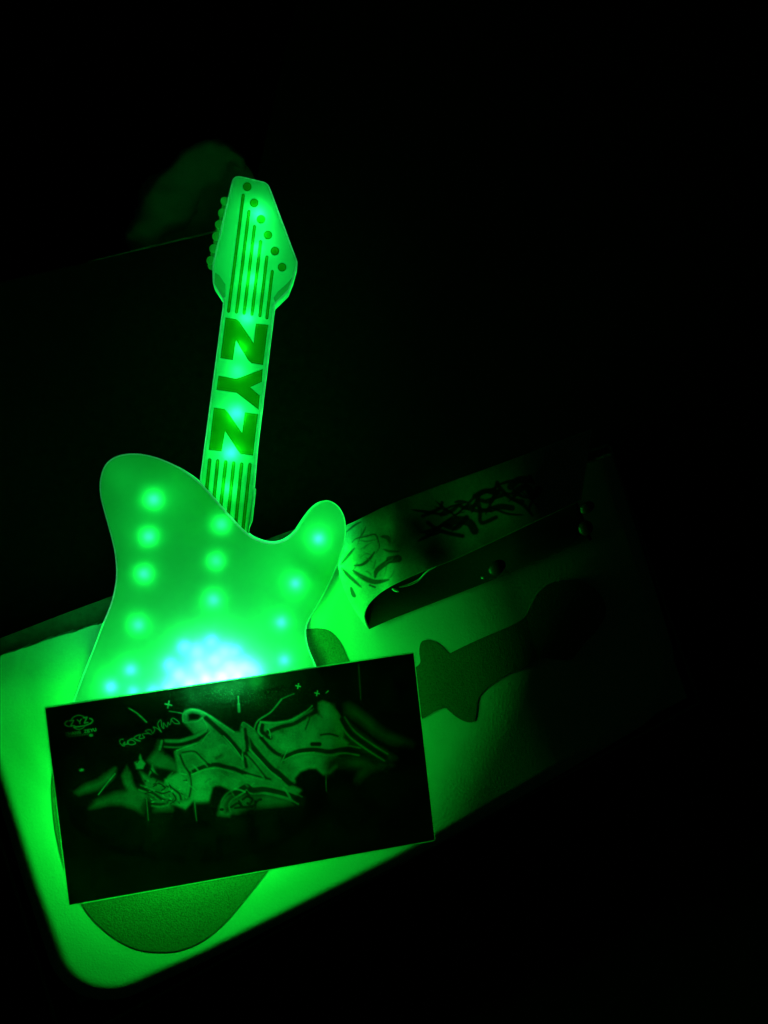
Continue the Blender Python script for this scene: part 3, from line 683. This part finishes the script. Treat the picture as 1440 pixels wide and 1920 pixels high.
T_ = [(646,986,.020),(668,976,.027),(700,960,.031),(735,944,.0325),(780,927,.0335),(850,901,.0355),(930,872,.039),(1000,846,.042),(1060,823,.0435),(1110,805,.043)]
B2 = [(690,1178,.004),(683,1158,.010),(690,1136,.017),(712,1113,.023),(740,1096,.029),(790,1073,.0325),(850,1050,.0342),(920,1018,.0375),(1000,980,.0405),(1090,938,.042)]
def loft(T, B, nx, ny, bow):
    T, B = np.array(crom(T, False, 12)), np.array(crom(B, False, 12))
    def rs(c):
        d = np.r_[0, np.cumsum(np.linalg.norm(np.diff(c[:, :2], axis=0), axis=1))]; t = np.linspace(0, d[-1], nx+1)
        return np.stack([np.interp(t, d, c[:, k]) for k in range(3)], 1)
    T, B = rs(T), rs(B); out = np.zeros((ny+1, nx+1, 3)); W_ = np.zeros((ny+1, nx+1, 3))
    for j in range(ny+1):
        v = j/ny; q = T*(1-v)+B*v
        x = np.arange(nx+1)/nx
        q[:, 0] -= bow*4*v*(1-v)*np.clip(1-x*6, 0, 1)        # the turn at the guitar side bulges out
        q[:, 2] += 0.0015*np.sin(v*3.1)*np.sin(x*9+1)
        out[j] = q
        for i in range(nx+1): W_[j, i] = P(*q[i])
    return out, W_
q, wv = loft(T_, B2, 260, 110, 30)
ink = sv.sample(q[..., 0].ravel(), q[..., 1].ravel())
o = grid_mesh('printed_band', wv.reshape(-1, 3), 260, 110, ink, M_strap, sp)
o.data.materials.append(M_strapback)
md = o.modifiers.new('thickness', 'SOLIDIFY'); md.thickness = 0.0009; md.offset = -1; md.material_offset = 1; md.material_offset_rim = 0
T3 = [(676,1118,.006),(720,1085,.0045),(800,1050,.004),(900,1010,.004),(1010,965,.004),(1080,935,.004)]
B3 = [(692,1180,.0035),(742,1158,.003),(830,1124,.003),(930,1085,.003),(1040,1040,.003),(1110,1012,.003)]
q, wv = loft(T3, B3, 80, 20, 4)
o = grid_mesh('under_band', wv.reshape(-1, 3), 80, 20, None, M_strapback, sp)
md = o.modifiers.new('thickness', 'SOLIDIFY'); md.thickness = 0.0012; md.offset = -1
def ring(px, py, z, rx, ry, ang, r, n=28, k=8):
    bm = bmesh.new(); c = P(px, py, z); vs = []
    for i in range(n):
        t = 2*math.pi*i/n; ct = Vector((rx*math.cos(t), ry*math.sin(t), 0)); ct.rotate(Matrix.Rotation(ang, 3, 'Z')); dr = ct.normalized()
        vs.append([bm.verts.new(c+ct+dr*(r*math.cos(2*math.pi*j/k))+Vector((0, 0, r*math.sin(2*math.pi*j/k)))) for j in range(k)])
    for i in range(n):
        for j in range(k): bm.faces.new((vs[i][j], vs[(i+1) % n][j], vs[(i+1) % n][(j+1) % k], vs[i][(j+1) % k]))
    return bm
def bead(px, py, z, rx, ry, rz, ang):
    bm = bmesh.new(); bmesh.ops.create_uvsphere(bm, u_segments=14, v_segments=8, radius=1)
    c = P(px, py, z); Mx = Matrix.Translation(c) @ Matrix.Rotation(ang, 4, 'Z') @ Matrix.Diagonal((rx, ry, rz, 1)); bm.transform(Mx); return bm
for px, py, z, rx, ry in ((932,1064,.008,.0052,.0036), (1101,952,.010,.0045,.0030), (1098,990,.009,.0042,.0040)):
    obj('rivet', bead(px, py, z, rx, ry, 0.002, 0.6), M_metal, sp, True)
obj('rivet', bead(905, 1083, .008, .0008, .0008, .0008, 0), M_foam, sp, True)  # tiny white bead painted in for a bright glint
bm = bmesh.new()
for a, b in (((735,1104,.028),(748,1110,.0275)),):
    A, B = P(*a), P(*b); d = (B-A); n = d.cross(Vector((0, 0, 1))).normalized()*0.0008
    sq = []
    for t, s0 in ((0, .5), (.35, 1), (.7, .8), (1, .15)):
        c = A+d*t; sq.append([bm.verts.new(c+n*s0), bm.verts.new(c+Vector((0, 0, .0008*s0))), bm.verts.new(c-n*s0), bm.verts.new(c-Vector((0, 0, .0008*s0)))])
    for i in range(3):
        for k in range(4): bm.faces.new((sq[i][k], sq[i][(k+1) % 4], sq[i+1][(k+1) % 4], sq[i+1][k]))
    bm.faces.new(sq[0]); bm.faces.new(sq[-1][::-1])
bmesh.ops.recalc_face_normals(bm, faces=bm.faces)
obj('stitch_tab', bm, M_foam, sp)  # white sliver standing in for a highlight on the strap edge
# thin pale tapering strip along the folded lip
bm = bmesh.new(); pth = [P(*p) for p in crom([(748,1101,.0345),(765,1097,.033),(784,1088,.033),(800,1072,.036),(818,1062,.038)], False, 5)]
prev = None
for i, c in enumerate(pth):
    s0 = 0.0005*math.sin(math.pi*(i+.5)/len(pth))+0.00015
    rg = [bm.verts.new(c+Vector((0, s0*math.cos(t), s0*math.sin(t)))) for t in np.linspace(0, 2*math.pi, 6, endpoint=False)]
    if prev:
        for k in range(6): bm.faces.new((prev[k], prev[(k+1) % 6], rg[(k+1) % 6], rg[k]))
    prev = rg
obj('edge_binding', bm, M_foam, sp, True)

# ------------------------------------------------------------------ pale cloth beyond the table edge
bm = bmesh.new()
zc = -0.075
path = crom([(262,470),(282,436),(306,398),(334,356),(368,318),(405,296),(440,292),(462,318)], False, 6)
prev = None
for i, (x, y) in enumerate(path):
    t = i/(len(path)-1); r = (0.0125*math.sin(math.pi*min(1, t*0.9+0.12)))*(1+0.16*math.sin(i*0.45+1))+0.0015
    c = P(x, y, zc); a = np.array(path[min(i+1, len(path)-1)])-np.array(path[max(i-1, 0)]); d = Vector((a[0], -a[1], 0)).normalized(); n = Vector((-d.y, d.x, 0))
    rg = [bm.verts.new(c+n*(r*math.cos(u)*(1+0.10*math.sin(3*u+i*0.22)))+Vector((0, 0, r*0.8*math.sin(u)))) for u in np.linspace(0, 2*math.pi, 16, endpoint=False)]
    if prev:
        for k in range(16): bm.faces.new((prev[k], prev[(k+1) % 16], rg[(k+1) % 16], rg[k]))
    else: bm.faces.new(rg[::-1])
    prev = rg
bm.faces.new(prev)
# the sheet that hangs inside the fold
gv = {}
for i in range(13):
    for j in range(13):
        u, v = i/12, j/12
        a = np.array(path[int(u*(len(path)-1))]); b = np.array([470+u*40, 470-u*40])
        p = a*(1-v)+b*v
        gv[i, j] = bm.verts.new(P(p[0], p[1], zc-0.006-0.022*math.sin(v*2.2)+0.003*math.sin(i*0.9+j*0.7)))
for i in range(12):
    for j in range(12): bm.faces.new((gv[i, j], gv[i+1, j], gv[i+1, j+1], gv[i, j+1]))
from mathutils import noise as mn
for v in bm.verts:
    n = mn.noise_vector(v.co*70)*0.0045+mn.noise_vector(v.co*190)*0.0018; v.co += n
bmesh.ops.recalc_face_normals(bm, faces=bm.faces)
cl = obj('pale_cloth', bm, M_cloth, None, True)
tag(cl, 'faint pale crumpled cloth in the dark behind the guitar headstock', 'cloth')
